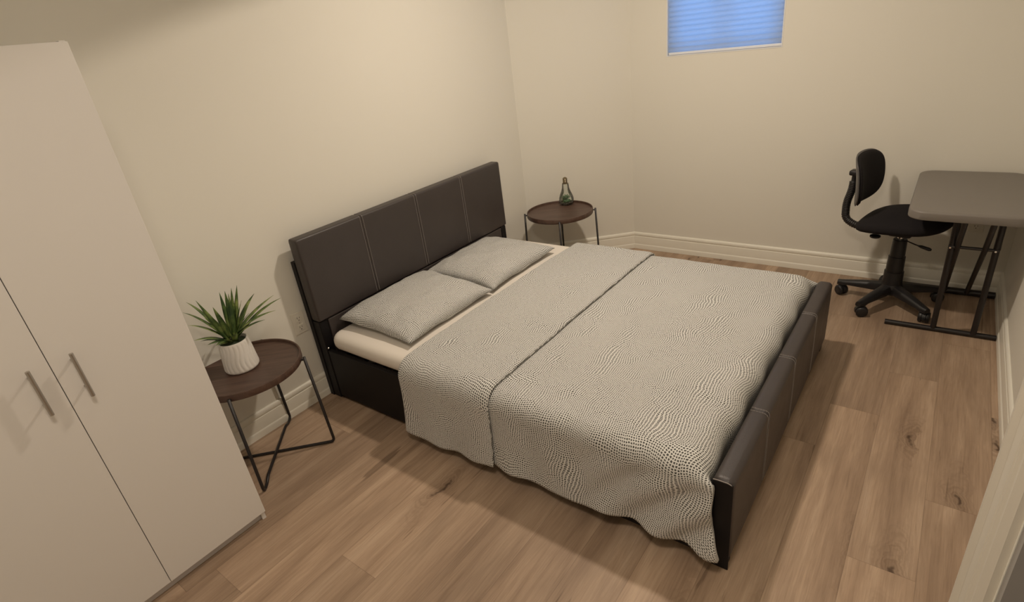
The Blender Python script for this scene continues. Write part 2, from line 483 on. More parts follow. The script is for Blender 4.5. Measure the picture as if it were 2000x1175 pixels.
casing(door, -1, D2-.057, DH+.059, XD)
bm = bmesh.new()
ym = (D1+D2)/2
lo = [bm.verts.new((-h, CY-u-ym, DH+.059-u)) for u, h in CAS]; hi = [bm.verts.new((-h, D2-.057+u-ym, DH+.059-u)) for u, h in CAS]
for k in range(len(CAS)): bm.faces.new((lo[k], lo[(k+1) % len(CAS)], hi[(k+1) % len(CAS)], hi[k]))
bm.faces.new(lo[::-1]); bm.faces.new(hi)
fin('door_casing', bm, M['casing'], door, auto=30)
bm = bmesh.new()
box(bm, 0.0005, .1195, D1-ym-.016, D1-ym-.0005, 0, DH-.002); box(bm, 0.0005, .1195, D2-ym+.0005, D2-ym+.016, 0, DH-.002)
box(bm, .0005, .1195, D2-ym+.0165, D1-ym-.0165, DH-.016, DH-.002)
box(bm, .045, .058, D1-ym-.028, D1-ym-.016, 0, DH-.017)
fin('door_jamb', bm, M['jamb'], door)

# --- window with pleated blind
win = bpy.data.objects.new('window_1', None); COL.objects.link(win); win.location = ((WX0+WX1)/2, YF, WZ0); tag(win, kind='structure')
wx, hw_, hz = (WX0+WX1)/2, (WX1-WX0)/2, WZ1-WZ0
bm = bmesh.new()
for (a, b, c, d) in ((-hw_, -hw_+.035, 0, hz), (hw_-.035, hw_, 0, hz), (-hw_+.035, hw_-.035, 0, .035), (-hw_+.035, hw_-.035, hz-.035, hz)):
    box(bm, a+.0005, b-.0005, .10, .14, c+.0005, d-.0005, .003, 1)
box(bm, -.012, .012, .105, .135, .036, hz-.036)
fin('window_frame', bm, M['window_frame'], win)
bm = bmesh.new(); box(bm, -hw_+.036, hw_-.036, .118, .122, .036, hz-.036)
fin('pane', bm, M['glass'], win)
# white reveal bead at the wall face
bm = bmesh.new()
box(bm, -hw_+.0003, -hw_+.007, -.0015, .012, .0003, hz); box(bm, hw_-.007, hw_-.0003, -.0015, .012, .0003, hz)
box(bm, -hw_+.0072, hw_-.0072, -.0015, .012, .0003, .006)
fin('reveal_bead', bm, M['window_frame'], win)

bl = thing('window_blind', (wx, YF+.026, WZ0+.0064), 'white pleated blind glowing blue in the small high window', 'blind')
bm = bmesh.new()
n_pl = 20; H = hz-.03; nx = 24
rows = []
for i in range(n_pl*4+1):
    t = i/4; zz = .016 + H/n_pl*t
    yy = -.010*abs(math.sin(PI*t)) if True else 0
    row = []
    for k in range(nx+1):
        x = -hw_+.008 + (2*hw_-.016)*k/nx
        sag = .0015*math.sin(7*x+i*.2)
        row.append(bm.verts.new((x, yy+sag, zz)))
    rows.append(row)
for a, b in zip(rows, rows[1:]):
    for k in range(nx): bm.faces.new((a[k], a[k+1], b[k+1], b[k]))
fin('pleated_shade', bm, M['blind'], bl, smooth=False, normals=False)
bm = bmesh.new(); box(bm, -hw_+.008, hw_-.008, -.012, .010, 0, .016, .003)
fin('bottom_rail', bm, M['window_frame'], bl)
bm = bmesh.new(); box(bm, -hw_+.006, hw_-.006, -.02, .02, H+.014, H+.02)
fin('head_rail', bm, M['window_frame'], bl)

# --- ceiling lamp fixture
lt = thing('ceiling_light', (LAMP[0], LAMP[1], ZC), 'round flush ceiling light above the bed', 'ceiling light')
bm = bmesh.new(); lathe(bm, [(.0, -.0005), (.14, -.0005), (.14, -.006), (.132, -.009), (.12, -.008), (.12, -.004), (0, -.004)], 48)
fin('lamp_trim', bm, M['diffuser'], lt, auto=40)
bm = bmesh.new(); lathe(bm, [(.001, -.0042), (.118, -.0042), (.118, -.0065), (.08, -.0075), (.001, -.008)], 48)
fin('lamp_lens', bm, M['lens'], lt, smooth=True)

fill_fixture = thing('ceiling_light', (FILL_LAMP[0], FILL_LAMP[1], ZC), 'added fill light near the doorway, out of view', 'ceiling light')  # unseen fixture made up to house the added fill lamp
bm = bmesh.new(); lathe(bm, [(.0, -.001), (.24, -.001), (.24, -.03), (.225, -.036), (.22, -.034), (.22, -.02), (0, -.02)], 48)
fin('lamp_trim', bm, M['diffuser'], fill_fixture, auto=40)
bm = bmesh.new(); lathe(bm, [(.001, -.022), (.218, -.022), (.218, -.034), (.15, -.046), (.001, -.052)], 48)
fin('lamp_lens', bm, M['lens'], fill_fixture, smooth=True)

# ------------------------------------------------------------------ wardrobe
WDX, WDY1, WDYG, WDY0, WDH = .537, -.716, -1.098, -1.480, 1.811
wd = thing('wardrobe', (WDX, WDYG, 0), 'tall white two-door wardrobe with steel bar handles', 'wardrobe')
def wb(name, x0, x1, y0, y1, z0, z1, mat=M['laminate'], bev=.0008, parent=wd):
    bm = bmesh.new(); box(bm, x0-WDX, x1-WDX, y0-WDYG, y1-WDYG, z0, z1, bev, 1)
    return fin(name, bm, mat, parent)
dt = .018
wb('side_panel', .02, WDX-.001, WDY1-.016, WDY1, 0, WDH)
wb('side_panel', .02, WDX-.001, WDY0, WDY0+.016, 0, WDH)
wb('top_panel', .02, WDX-dt-.002, WDY0+.0165, WDY1-.0165, WDH-.016, WDH-.001)
wb('bottom_panel', .02, WDX-dt-.002, WDY0+.0165, WDY1-.0165, .05, .066)
wb('back_panel', .020, .024, WDY0+.0165, WDY1-.0165, .0665, WDH-.0165)
wb('plinth', WDX-.030, WDX-.014, WDY0+.0165, WDY1-.0165, 0, .048, M['plinth'])
for ya, yb, hy in ((WDYG+.001, WDY1-.001, -1.045), (WDY0+.001, WDYG-.001, -1.152)):
    bm = bmesh.new(); box(bm, -.0008, dt, ya-WDYG, yb-WDYG, .046, WDH-.004, .0012, 2)
    d = fin('door', bm, M['laminate'], wd); 
    bm = bmesh.new()
    x = dt+.030; y = hy-WDYG; z0, z1 = .845, .995
    tube(bm, [(x, y, z0), (x, y, z1)], .006, 16)
    for z in (z0+.028, z1-.028): tube(bm, [(dt-.002, y, z), (x, y, z)], .0045, 12)
    fin('handle', bm, M['steel'], d, auto=40)

# ------------------------------------------------------------------ bed
bed = thing('bed_frame', (0, 0, 0), 'dark brown leather bed frame with stitched headboard and footboard', 'bed')
SEAMS = (.40, .80, 1.20)
def padded(bm, x0, x1, y0, y1, z0, z1, r, seams, groove=.004, puff=.003):
    """rounded upholstered slab, grooved along vertical seams, long in y"""
    ny = 128; sec = []
    # cross-section (x,z) rounded rectangle, dense
    def rr(cx, cz, a0, n=5):
        return [(cx + r*math.cos(a0+PI/2*k/n), cz + r*math.sin(a0+PI/2*k/n)) for k in range(n+1)]
    sec += rr(x1-r, z1-r, 0); sec += [(x0+r+(x1-x0-2*r)*t, z1) for t in (.66, .33)]
    sec += rr(x0+r, z1-r, PI/2); sec += [(x0, z0+r+(z1-z0-2*r)*t) for t in (.8, .6, .4, .2)]
    sec += rr(x0+r, z0+r, PI); sec += [(x0+r+(x1-x0-2*r)*t, z0) for t in (.33, .66)]
    sec += rr(x1-r, z0+r, 1.5*PI); sec += [(x1, z0+r+(z1-z0-2*r)*t) for t in (.1, .2, .3, .4, .5, .6, .7, .8, .9)]
    cx, cz = (x0+x1)/2, (z0+z1)/2
    ys = sorted(set([y0 + (y1-y0)*k/ny for k in range(ny+1)] + [y0+.002, y0+.005, y1-.002, y1-.005] + [s+d for s in seams for d in (-.006, -.003, -.0015, 0, .0015, .003, .006)]))
    rings = []
    for y in ys:
        e = min(y-y0, y1-y); ins = r*.6*(1-min(1, e/(r*.6)))**2 if e < r*.6 else 0
        g = max([math.exp(-((y-s)/.0028)**2) for s in seams] + [0])
        dist = min([abs(y-s) for s in seams] + [y-y0, y1-y])
        pf = puff*min(1, dist/.12)
        ring = []
        for (x, z) in sec:
            nx_, nz_ = x-cx, z-cz
            sx = -ins*(1 if nx_ > 0 else -1) * min(1, abs(nx_)/((x1-x0)/2-r+1e-6))
            sz = -ins*(1 if nz_ > 0 else -1) * min(1, abs(nz_)/((z1-z0)/2-r+1e-6))
            front = 1 if x > x1-r*.9 else 0
            top = 1 if z > z1-r*.9 else 0
            ring.append(bm.verts.new((x+sx - front*g*groove + front*pf*max(0, 1-((z-cz)/((z1-z0)/2))**4), y, z+sz - top*g*groove)))
        rings.append(ring)
    n = len(sec)
    for a, b in zip(rings, rings[1:]):
        for k in range(n): bm.faces.new((a[k], a[(k+1) % n], b[(k+1) % n], b[k]))
    bm.faces.new(rings[0][::-1]); bm.faces.new(rings[-1])

def stitch_line(bm, path, w=.0016, dash=.0075, gap=.0018, h=.0007):
    """small raised dashes along a polyline of (point, normal)"""
    P = [(Vector(p), Vector(n)) for p, n in path]
    pos = 0; seglen = [(b[0]-a[0]).length for a, b in zip(P, P[1:])]; tot = sum(seglen)
    def at(d):
        for i, L in enumerate(seglen):
            if d <= L or i == len(seglen)-1:
                t = d/L if L else 0; return P[i][0].lerp(P[i+1][0], t), P[i][1].lerp(P[i+1][1], t).normalized()
            d -= L
    while pos+dash < tot:
        a, na = at(pos); b, nb = at(pos+dash); dr = (b-a).normalized(); s = dr.cross(na).normalized()*w/2
        vs = [bm.verts.new(q) for q in (a-s-na*.001, a+s-na*.001, b+s-nb*.001, b-s-nb*.001, a-s*.7+na*h, a+s*.7+na*h, b+s*.7+nb*h, b-s*.7+nb*h)]
        for f in ((3, 2, 1, 0), (4, 5, 6, 7), (0, 1, 5, 4), (1, 2, 6, 5), (2, 3, 7, 6), (3, 0, 4, 7)): bm.faces.new([vs[i] for i in f])
        pos += dash+gap

HX0, HX1, HZ0, HZ1 = .052, .122, .470, .918
bm = bmesh.new(); padded(bm, HX0, HX1, 0, 1.602, HZ0, HZ1, .012, SEAMS)
hb = fin('headboard', bm, M['leather'], bed, auto=50)
for s in SEAMS:
    bm = bmesh.new()
    for dy in (-.009, .009):
        path = [((HX0+.02, s+dy, HZ1+.0006), (0, 0, 1)), ((HX1-.012, s+dy, HZ1+.0006), (0, 0, 1)), ((HX1-.002, s+dy, HZ1-.003), (.7, 0, .7)),
                ((HX1+.0010, s+dy, HZ1-.012), (1, 0, 0)), ((HX1+.0016, s+dy, HZ0+.3), (1, 0, 0)), ((HX1+.0010, s+dy, HZ0+.012), (1, 0, 0))]
        stitch_line(bm, path)
    tag(fin('seam_stitching', bm, M['stitch'], hb), label='pale double stitching')
for y0 in (-.002, 1.545):
    bm = bmesh.new(); box(bm, .020, HX0-.0005, y0, y0+.05, 0, .795, .002, 1); fin('headboard_post', bm, M['black_board'], bed)
bm = bmesh.new(); box(bm, HX0-.0, HX1-.006, .055, 1.545, .12, HZ0-.004, .006); fin('lower_headboard_panel', bm, M['leather'], bed)
bm = bmesh.new(); box(bm, HX0-.0, HX1-.014, .002, .0545, 0.0, HZ0-.004, .003, 1); fin('headboard_side_post', bm, M['black_board'], bed)
bm = bmesh.new(); box(bm, HX0-.0, HX1-.002, 1.5455, 1.59, 0.0, HZ0, .003, 1); fin('headboard_side_post', bm, M['black_board'], bed)
FX0, FX1, FY0, FY1, FZ = 2.127, 2.194, -.010, 1.586, .378
bm = bmesh.new(); padded(bm, FX0, FX1, FY0+.004, FY1, .040, FZ, .020, (.388, .786, 1.198))
fb = fin('footboard', bm, M['leather'], bed, auto=50)
for s in (.388, .786, 1.198):
    bm = bmesh.new()
    for dy in (-.009, .009):
        stitch_line(bm, [((FX0+.006, s+dy, FZ-.001), (-.3, 0, .95)), ((FX0+.014, s+dy, FZ+.0004), (0, 0, 1)), ((FX1-.014, s+dy, FZ+.0004), (0, 0, 1)), ((FX1-.003, s+dy, FZ-.004), (.7, 0, .7)),
                         ((FX1+.0010, s+dy, FZ-.016), (1, 0, 0)), ((FX1+.0024, s+dy, .21), (1, 0, 0)), ((FX1+.0012, s+dy, .07), (1, 0, 0))])
    tag(fin('seam_stitching', bm, M['stitch'], fb), label='pale double stitching')
bm = bmesh.new(); box(bm, FX0+.001, FX1-.001, FY0, FY0+.0045, .002, FZ-.004, .001, 1)
tag(fin('end_board', bm, M['black_board'], fb), label='flat black end board')
bm = bmesh.new(); tube(bm, [(FX0+.004, FY0+.0015, FZ-.0035), (FX0+.018, FY0+.001, FZ-.001), (FX1-.018, FY0+.001, FZ-.001), (FX1-.004, FY0+.0015, FZ-.007)], .0016, 8)
tag(fin('edge_stitching', bm, M['stitch'], fb), label='pale stitching along the top edge of the end')
for y in (FY0+.002, FY1-.065):
    bm = bmesh.new(); box(bm, FX0+.004, FX1-.008, y, y+.05, 0, .041, .002, 1); fin('foot', bm, M['black_board'], bed)
for y in (.0, 1.56):
    bm = bmesh.new(); box(bm, HX1-.001, FX0+.001, y, y+.025, .020, .305, .002, 1); fin('side_rail', bm, M['black_board'], bed)
bm = bmesh.new()
for k in range(14): box(bm, .17+k*.142, .17+k*.142+.07, .0255, 1.5595, .285, .3045)
fin('slats', bm, M['black_board'], bed)
bm = bmesh.new(); tube(bm, [(.135, -.001, .325), (.135, -.0045, .325)], .005, 12); tag(fin('bolt', bm, M['steel'], bed), label='small steel bolt head')

# --- mattress (fitted cream sheet)
def superbox(bm, x0, x1, y0, y1, z0, z1, r, n=14, m=10, amp=.002, rp=.10):
    """box with vertical roundover r and plan corner radius rp"""
    nx, ny = 60, 48
    def P(u, v, w_):
        pass
    # build from rings in plan: superellipse-like outline sampled along perimeter, stacked in profile
    per = []
    def arc(cx, cy, a0):
        for k in range(9): per.append((cx, cy, math.cos(a0+PI/2*k/8), math.sin(a0+PI/2*k/8)))
    arc(x1-rp, y1-rp, 0)
    for k in range(1, 30): per.append((x1-rp-(x1-x0-2*rp)*k/30, y1-rp, 0, 1))
    arc(x0+rp, y1-rp, PI/2)
    for k in range(1, 22): per.append((x0+rp, y1-rp-(y1-y0-2*rp)*k/22, -1, 0))
    arc(x0+rp, y0+rp, PI)
    for k in range(1, 30): per.append((x0+rp+(x1-x0-2*rp)*k/30, y0+rp, 0, -1))
    arc(x1-rp, y0+rp, 1.5*PI)
    for k in range(1, 22): per.append((x1-rp, y0+rp+(y1-y0-2*rp)*k/22, 1, 0))
    prof = []
    for k in range(6): a = -PI/2+PI/2*k/5; prof.append((rp-r+r*math.cos(a), z0+r+r*math.sin(a)))
    prof[0] = (rp-r, z0)
    for k in range(7): a = PI/2*k/6; prof.append((rp-r+r*math.cos(a), z1-r+r*math.sin(a)))
    prof.append(((rp-r)*.5, z1+.001)); prof.append((0.0, z1+.002))
    rings = []
    for (o, z) in prof:
        rings.append([bm.verts.new((cx+dx*o + amp*N3(cx*5+dx, cy*5+dy, z*9)*abs(dx), cy+dy*o+amp*N3(cx*4, cy*4+9, z*8)*abs(dy), z)) for cx, cy, dx, dy in per])
    n = len(per)
    for a, b in zip(rings, rings[1:]):
        for k in range(n): bm.faces.new((a[k], a[(k+1) % n], b[(k+1) % n], b[k]))
    bm.faces.new(rings[0][::-1]); bm.faces.new(rings[-1])
bm = bmesh.new(); superbox(bm, .125, 2.100, .012, 1.565, .3055, .396, .042, rp=.075)
mt = fin('mattress', bm, M['sheet'], smooth=True)
tag(mt, 'mattress in a plain cream fitted sheet on the bed', 'mattress')

# --- duvet: one sheet folded back on itself
def uvset(me, uvs):
    ul = me.uv_layers.new(name='fabric')
    for lp in me.loops: ul.data[lp.index].uv = uvs[lp.vertex_index]

def duvet():
    ZT = .409
    X0, XF, X2 = .745, 1.252, 2.03
    # s parameter rows: (x, layer offset, s length)
    rows = []
    s = 0.0
    nfl = 44
    for k in range(nfl+1):
        t = k/nfl; x = XF + (X0-XF)*t
        o = .0225
        if t < .06: o = .0165 + .006*math.sin(PI/2*t/.06)
        rows.append(('a', x, o, s)); s += abs(X0-XF)/nfl
    for k in range(1, 9):
        a = PI*k/9; rows.append(('a', X0-.0100*math.sin(a), .01225+.01025*math.cos(a), s)); s += .004
    nm = 96
    for k in range(nm+1):
        t = k/nm; rows.append(('a', X0+(X2-X0)*t, .002, s)); s += (X2-X0)/nm
    for k in range(1, 20): rows.append(('e', k*.010, .002, s)); s += .010
    # t columns: cross section in (y,z) from near hem over the top to far hem
    YN, YFa, R = -.030, 1.572, .062
    cols = []
    HN = .280
    for k in range(34): d = HN*(1-k/34); cols.append(('n', d))
    for k in range(11): cols.append(('na', k/10))
    for k in range(1, 90): cols.append(('t', k/90))
    for k in range(11): cols.append(('fa', k/10))
    for k in range(1, 4): cols.append(('f', .024*k/3))
    def base(c):
        kd, v = c
        if kd == 'n': return Vector((0, YN, ZT-R-v)), Vector((0, -1, 0)), -(v)
        if kd == 'na':
            a = PI/2*v; return Vector((0, YN+R-R*math.cos(a), ZT-R+R*math.sin(a))), Vector((0, -math.cos(a), math.sin(a))), R*a
        if kd == 't': y = YN+R + (YFa-YN-2*R)*v; return Vector((0, y, ZT)), Vector((0, 0, 1)), R*PI/2 + (YFa-YN-2*R)*v
        if kd == 'fa':
            a = PI/2*v; return Vector((0, YFa-R+R*math.sin(a), ZT-R+R*math.cos(a))), Vector((0, math.sin(a), math.cos(a))), R*PI/2+(YFa-YN-2*R)+R*a
        return Vector((0, YFa, ZT-R-v)), Vector((0, 1, 0)), R*PI+(YFa-YN-2*R)+v
    bm = bmesh.new(); grid = []; uvs = []
    for (kd, x, o, s_) in rows:
        line = []
        for c in cols:
            p, n, tl = base(c)
            hang = c[1] if c[0] in ('n', 'f') else 0
            hn = hang/HN if c[0] == 'n' else 0
            top = 1.0 if c[0] == 't' else (c[1] if c[0] == 'na' else (1-c[1] if c[0] == 'fa' else 0))
            px = x; drop = 0
            if kd == 'e':
                L = x; wt = sstep(0, 1, top)
                a = min(L/.075, PI/2)
                ex = .075*math.sin(a); ez = .075*(1-math.cos(a)) + max(0, L-.075*PI/2)*.9
                xt = X2 + ex + .006*math.sin(p.y*23)*min(1, L/.1)
                Lh = min(L, .105 + .0*hn)
                # hanging part keeps going toward the foot, flaring past it at the hem
                flare = .035*sstep(.55, 1.0, hn)
                xh = X2 + Lh*1.0 + flare*min(1, L/.105)
                px = xt*wt + xh*(1-wt); drop = ez*wt
                if L > .105: p = p + Vector((0, .012*(L-.105)/.085*(1-wt), 0))
            q = Vector((px, p.y, p.z-drop)) + n*o
            # folds, softness and creases
            lay = 1 if s_ < .55 else 0
            if c[0] in ('n', 'na'):
                g = hn if c[0] == 'n' else 0
                fold = (.006*math.sin(px*17+1.3+lay) + .006*math.sin(px*31+.6) + .008*N3(px*6, 3.1, g*1.5))*g
                flarey = -.022*g*g
                q.y += flarey + fold*.9
                # diagonal drag folds toward the foot corner
                if px > 1.55:
                    wgt = sstep(1.55, 2.05, px)*sstep(0.0, .5, g + .15)
                    q.y += -.014*wgt*math.sin((px-1.6)*34 + g*8.5)
                # hem line
                if g > 0:
                    hem = .0045*math.sin(px*11+.4) + .003*math.sin(px*37)
                    hem += .022*sstep(1.5, 2.0, px) + .055*sstep(1.20, 0.72, px)*0.0
                    q.z += hem*g
                    if kd == 'e' and x < .106: q.z += .002*g
            if c[0] == 't' or c[0] in ('na', 'fa'):
                h = .0045*N3(px*3.2, p.y*3.2, 1.7) + .0026*N3(px*9, p.y*8, 4.2) + .0014*N3(px*23, p.y*19, 8)
                q.z += h*top + .012*sstep(X2+.08, 1.3, px)*math.sin(PI*min(1, max(0, (p.y+.0)/1.55)))*.7*top
                ed = sstep(1.9, 2.05, px)*top
                q.z += ed*.006*N3(p.y*14, px*9, 3)
                if s_ < .60: q.z += 0.0
            line.append(bm.verts.new(q)); uvs.append((s_, tl))
        grid.append(line)
    for a, b in zip(grid, grid[1:]):
        for k in range(len(cols)-1): bm.faces.new((a[k], b[k], b[k+1], a[k+1]))
    me = bpy.data.meshes.new('duvet'); bm.to_mesh(me); bm.free(); uvset(me, uvs)
    o = link('duvet', me, M['fabric'], smooth=True)
    md = o.modifiers.new('thickness', 'SOLIDIFY'); md.thickness = .010; md.offset = -1 if me.polygons[len(me.polygons)//2].normal.z > 0 else 1
    md.offset = 0
    return o
dv = duvet()
tag(dv, 'cream duvet printed with small dark dots, folded back at the top of the bed', 'duvet')

# --- pillows
def pillow(name, loc, rz, a, b, th, seed, tilt=(0, 0)):
    n = 44; bm = bmesh.new(); uvs = []
    layers = []
    for side in (1, -1):
        g = []
        for i in range(n+1):
            row = []
            for j in range(n+1):
                u = -1+2*i/n; v = -1+2*j/n
                u = math.copysign(abs(u)**.85, u); v = math.copysign(abs(v)**.85, v)
                if side < 0 and (i in (0, n) or j in (0, n)): row.append(layers[0][i][j]); continue
                x = a*u*(1-.055*(1-v*v)*abs(u)**3); y = b*v*(1-.045*(1-u*u)*abs(v)**3)
                e = ((1-abs(u)**2.6)*(1-abs(v)**2.6))
                h = max(0, e)**.42
                cre = (.009*N3(u*2.2+seed, v*2.4, 1) + .0045*N3(u*5+seed, v*5, 5))*min(1, h*1.5)
                # pinch creases radiating from corners
                for cu in (-1, 1):
                    for cv in (-1, 1):
                        du, dv_ = u-cu, v-cv; rr = math.hypot(du, dv_)
                        if rr < .8: cre += .0035*math.sin(9*math.atan2(abs(dv_), abs(du))+seed)*(1-rr/.8)*min(1, rr*3)
                z = (th*h if side > 0 else -th*.50*h) + (cre if side > 0 else 0)
                # corners and edges settle on the mattress
                z += .014*N3(u*2.6, v*2.6, seed)*(1-h)
                row.append(bm.verts.new((x, y, z+th*.50+.001))); uvs.append((a*u+seed*1.7+side*.13, b*v+seed*.9))
            g.append(row)
        layers.append(g)
    for li, g in enumerate(layers):
        for i in range(n):
            for j in range(n):
                q = (g[i][j], g[i+1][j], g[i+1][j+1], g[i][j+1])
                bm.faces.new(q if li == 0 else q[::-1])
    # fabric coordinates follow the cloth, so that the print is not stretched over the sides
    uvs = [None]*((n+1)*(n+1)*2)
    bm.verts.index_update()
    for li, g in enumerate(layers):
        for j in range(n+1):
            m = n//2; c = g[m][j].co; acc = 0
            for rng in (range(m, n), range(m, 0, -1)):
                acc = 0
                for i in rng:
                    k = i+1 if rng.step > 0 else i-1
                    acc += (g[k][j].co-g[i][j].co).length
                    uvs[g[k][j].index] = [acc if rng.step > 0 else -acc, 0]
            uvs[g[m][j].index] = [0, 0]
        for i in range(n+1):
            m = n//2
            for rng in (range(m, n), range(m, 0, -1)):
                acc = 0
                for j in rng:
                    k = j+1 if rng.step > 0 else j-1
                    acc += (g[i][k].co-g[i][j].co).length
                    uvs[g[i][k].index][1] = acc if rng.step > 0 else -acc
        if li == 0: top = [list(q) if q else None for q in uvs]
    for k, q in enumerate(top):
        if q: uvs[k] = q
    uvs = [(q[0]+seed*1.7, q[1]+seed*.9) if q else (0, 0) for q in uvs]
    me = bpy.data.meshes.new(name); bm.to_mesh(me); bm.free(); uvset(me, uvs)
    o = link(name, me, M['fabric'], smooth=True)
    o.location = loc; o.rotation_euler = (tilt[0], tilt[1], rz)
    return o
p1 = pillow('pillow', (.400, .425, .404), math.radians(0), .268, .322, .074, 1.3, (0.012, .045))
tag(p1, 'dotted print pillow on the near side of the bed, closer to the wardrobe', 'pillow', 'pair of pillows at the headboard')
p2 = pillow('pillow', (.395, 1.075, .399), math.radians(0), .266, .318, .074, 5.1, (0.0, .03))
tag(p2, 'dotted print pillow on the far side of the bed, partly under its neighbour', 'pillow', 'pair of pillows at the headboard')

# ------------------------------------------------------------------ side tables
def side_table(loc, rz, R, label):
    t = thing('side_table', loc, label, 'side table', rz, 'round walnut tray side tables')
    Z = .50
    bm = bmesh.new()
    lathe(bm, [(.0005, Z-.034), (R-.010, Z-.034), (R-.002, Z-.032), (R, Z-.028), (R, Z-.003), (R-.0015, Z), (R-.0065, Z), (R-.008, Z-.003), (R-.0085, Z-.014), (R-.012, Z-.016), (.0005, Z-.016)], 96)
    fin('tray_top', bm, M['walnut'], t, auto=30)
    rf, rt = .270, R+.016
    for q in range(2):
        a = q*PI/2
        def pt(r, ang, z): return (r*math.cos(ang), r*math.sin(ang), z)
        zb = .0073
        zm = .0073 if q == 0 else .0225
        path = [pt(rt, a, Z-.010), pt(rf, a, zb)]
        if q: path += [pt(rf-.05, a, zb), pt(rf-.085, a, zm), pt(-(rf-.085), a, zm), pt(-(rf-.05), a, zb)]
        path += [pt(-rf, a, zb), pt(-rt, a, Z-.010)]
        bm = bmesh.new(); tube(bm, round_path(path, .022, 5), .0068, 12)
        fr = fin('leg_frame', bm, M['black_metal'], t, smooth=True)
        for sgn in (1, -1):
            bm = bmesh.new(); tube(bm, [pt(sgn*(R-.001), a, Z-.022), pt(sgn*(rt+.001), a, Z-.022)], .005, 12)
            fin('connector', bm, M['black_metal'], fr, auto=40)
    return t
side_table((.205, -.450, 0), math.radians(45), .238, 'round dark wood side table beside the wardrobe, holding the potted plant')
side_table((.369, 1.925, 0), math.radians(31.5), .240, 'round dark wood side table in the far corner, holding the glass bulb')

# --- potted plant
PC = (.178, -.452, .4845)
pp = thing('potted_plant', PC, 'spiky green artificial plant in a ribbed white pot on side table', 'plant')
bm = bmesh.new()
PH = .143
prof = [(.0005, 0), (.060, 0), (.0695, .003), (.0725, .010)]
for k in range(1, 20): t = k/19; prof.append((.0725-.0105*t, .010+(PH-.012)*t))
prof += [(.0610, PH), (.0575, PH), (.0565, PH-.003), (.0560, PH-.03), (.0005, PH-.03)]
def ribs(a, z, i):
    if z < .006 or i > 23: return 1
    fade = min(1, (z-.004)/.012)*min(1, max(0, (PH-.002-z)/.010))
    ph = 11*a + 1.5*math.sin(z*38) + 6*z/PH*.25
    return 1 + fade*(.045*(abs(math.sin(ph))**.7) - .022)
lathe(bm, prof, 176, mod=ribs)
fin('pot', bm, M['pot'], pp, auto=60)
bm = bmesh.new(); lathe(bm, [(.0558, PH-.028), (.0555, PH-.016), (.04, PH-.010), (.02, PH-.006), (.0005, PH-.005)], 40, mod=lambda a, z, i: 1+.0*a)
fin('soil', bm, M['soil'], pp, smooth=True)
tips = [(.065, .872, 1), (.090, .862, .2), (.038, .864, .8), (.018, .84, -.6), (-.075, .854, .5), (-.111, .844, -.3), (-.134, .816, .3), (-.134, .763, .6), (-.136, .695, .8),
        (-.025, .819, 1.2), (.146, .79, -.5), (.085, .804, .9), (.096, .745, 1.2), (.217, .762, -.2), (.240, .752, .4), (.20, .714, .9), (.146, .694, 1.2), (-.031, .673, 1.5), (.047, .854, 1.1)]
rnd = random.Random(4)
lat = Vector((.354, .935, 0)); dep = Vector((.935, -.354, 0))
def blade(tip, wid, bend, root):
    bm = bmesh.new(); n = 14
    root = Vector(root); tip = Vector(tip); L = (tip-root).length
    mid = root.lerp(tip, .5) + Vector((0, 0, bend*L))
    L1 = []
    for k in range(n+1):
        t = k/n
        p = root*(1-t)**2 + mid*2*t*(1-t) + tip*t*t
        d = ((mid-root)*(1-t) + (tip-mid)*t).normalized()
        side = d.cross(Vector((.3, .1, 1)) if abs(d.z) < .93 else dep).normalized()
        up = side.cross(d).normalized()
        wv = wid*(.45+.9*t if t < .35 else .765*(1-((t-.35)/.65)**1.7)) + .0003
        L1.append((p, side, up, wv))
    rows = []
    for p, side, up, wv in L1:
        rows.append([bm.verts.new(p - side*wv + up*wv*.30), bm.verts.new(p), bm.verts.new(p + side*wv + up*wv*.30),
                     bm.verts.new(p + up*.0010)])
    for a, b in zip(rows, rows[1:]):
        bm.faces.new((a[0], a[1], b[1], b[0])); bm.faces.new((a[1], a[2], b[2], b[1]))
        bm.faces.new((a[0], b[0], b[3], a[3])); bm.faces.new((a[3], b[3], b[2], a[2]))
    bm.faces.new((rows[0][0], rows[0][3], rows[0][2], rows[0][1]))
    fin('leaf', bm, M['leaf'], pp, smooth=True)
for (l, z, dd) in tips:
    l -= .0; tip = lat*l + dep*(dd*.055) + Vector((0, 0, z-PC[2]))
    rr = tip.copy(); rr.z = 0
    root = rr.normalized()*(.010+.012*rnd.random()) + Vector((0, 0, PH-.012+.03*rnd.random()))
    blade(tip, .0125+.004*rnd.random(), .10+.12*rnd.random() if abs(l) > .09 else .03, root)
for k in range(17):
    a = 2*PI*(k*.382) + rnd.random()*.4; el = rnd.uniform(.25, 1.25); L = rnd.uniform(.08, .165)
    tip = Vector((math.cos(a)*math.cos(el), math.sin(a)*math.cos(el), math.sin(el)))*L + Vector((0, 0, PH+.0))
    tip -= dep*.0
    if tip.dot(lat) < -.12: tip *= .8
    blade(tip, .009+.004*rnd.random(), rnd.uniform(.05, .2), Vector((math.cos(a)*.014, math.sin(a)*.014, PH-.012+.02*rnd.random())))

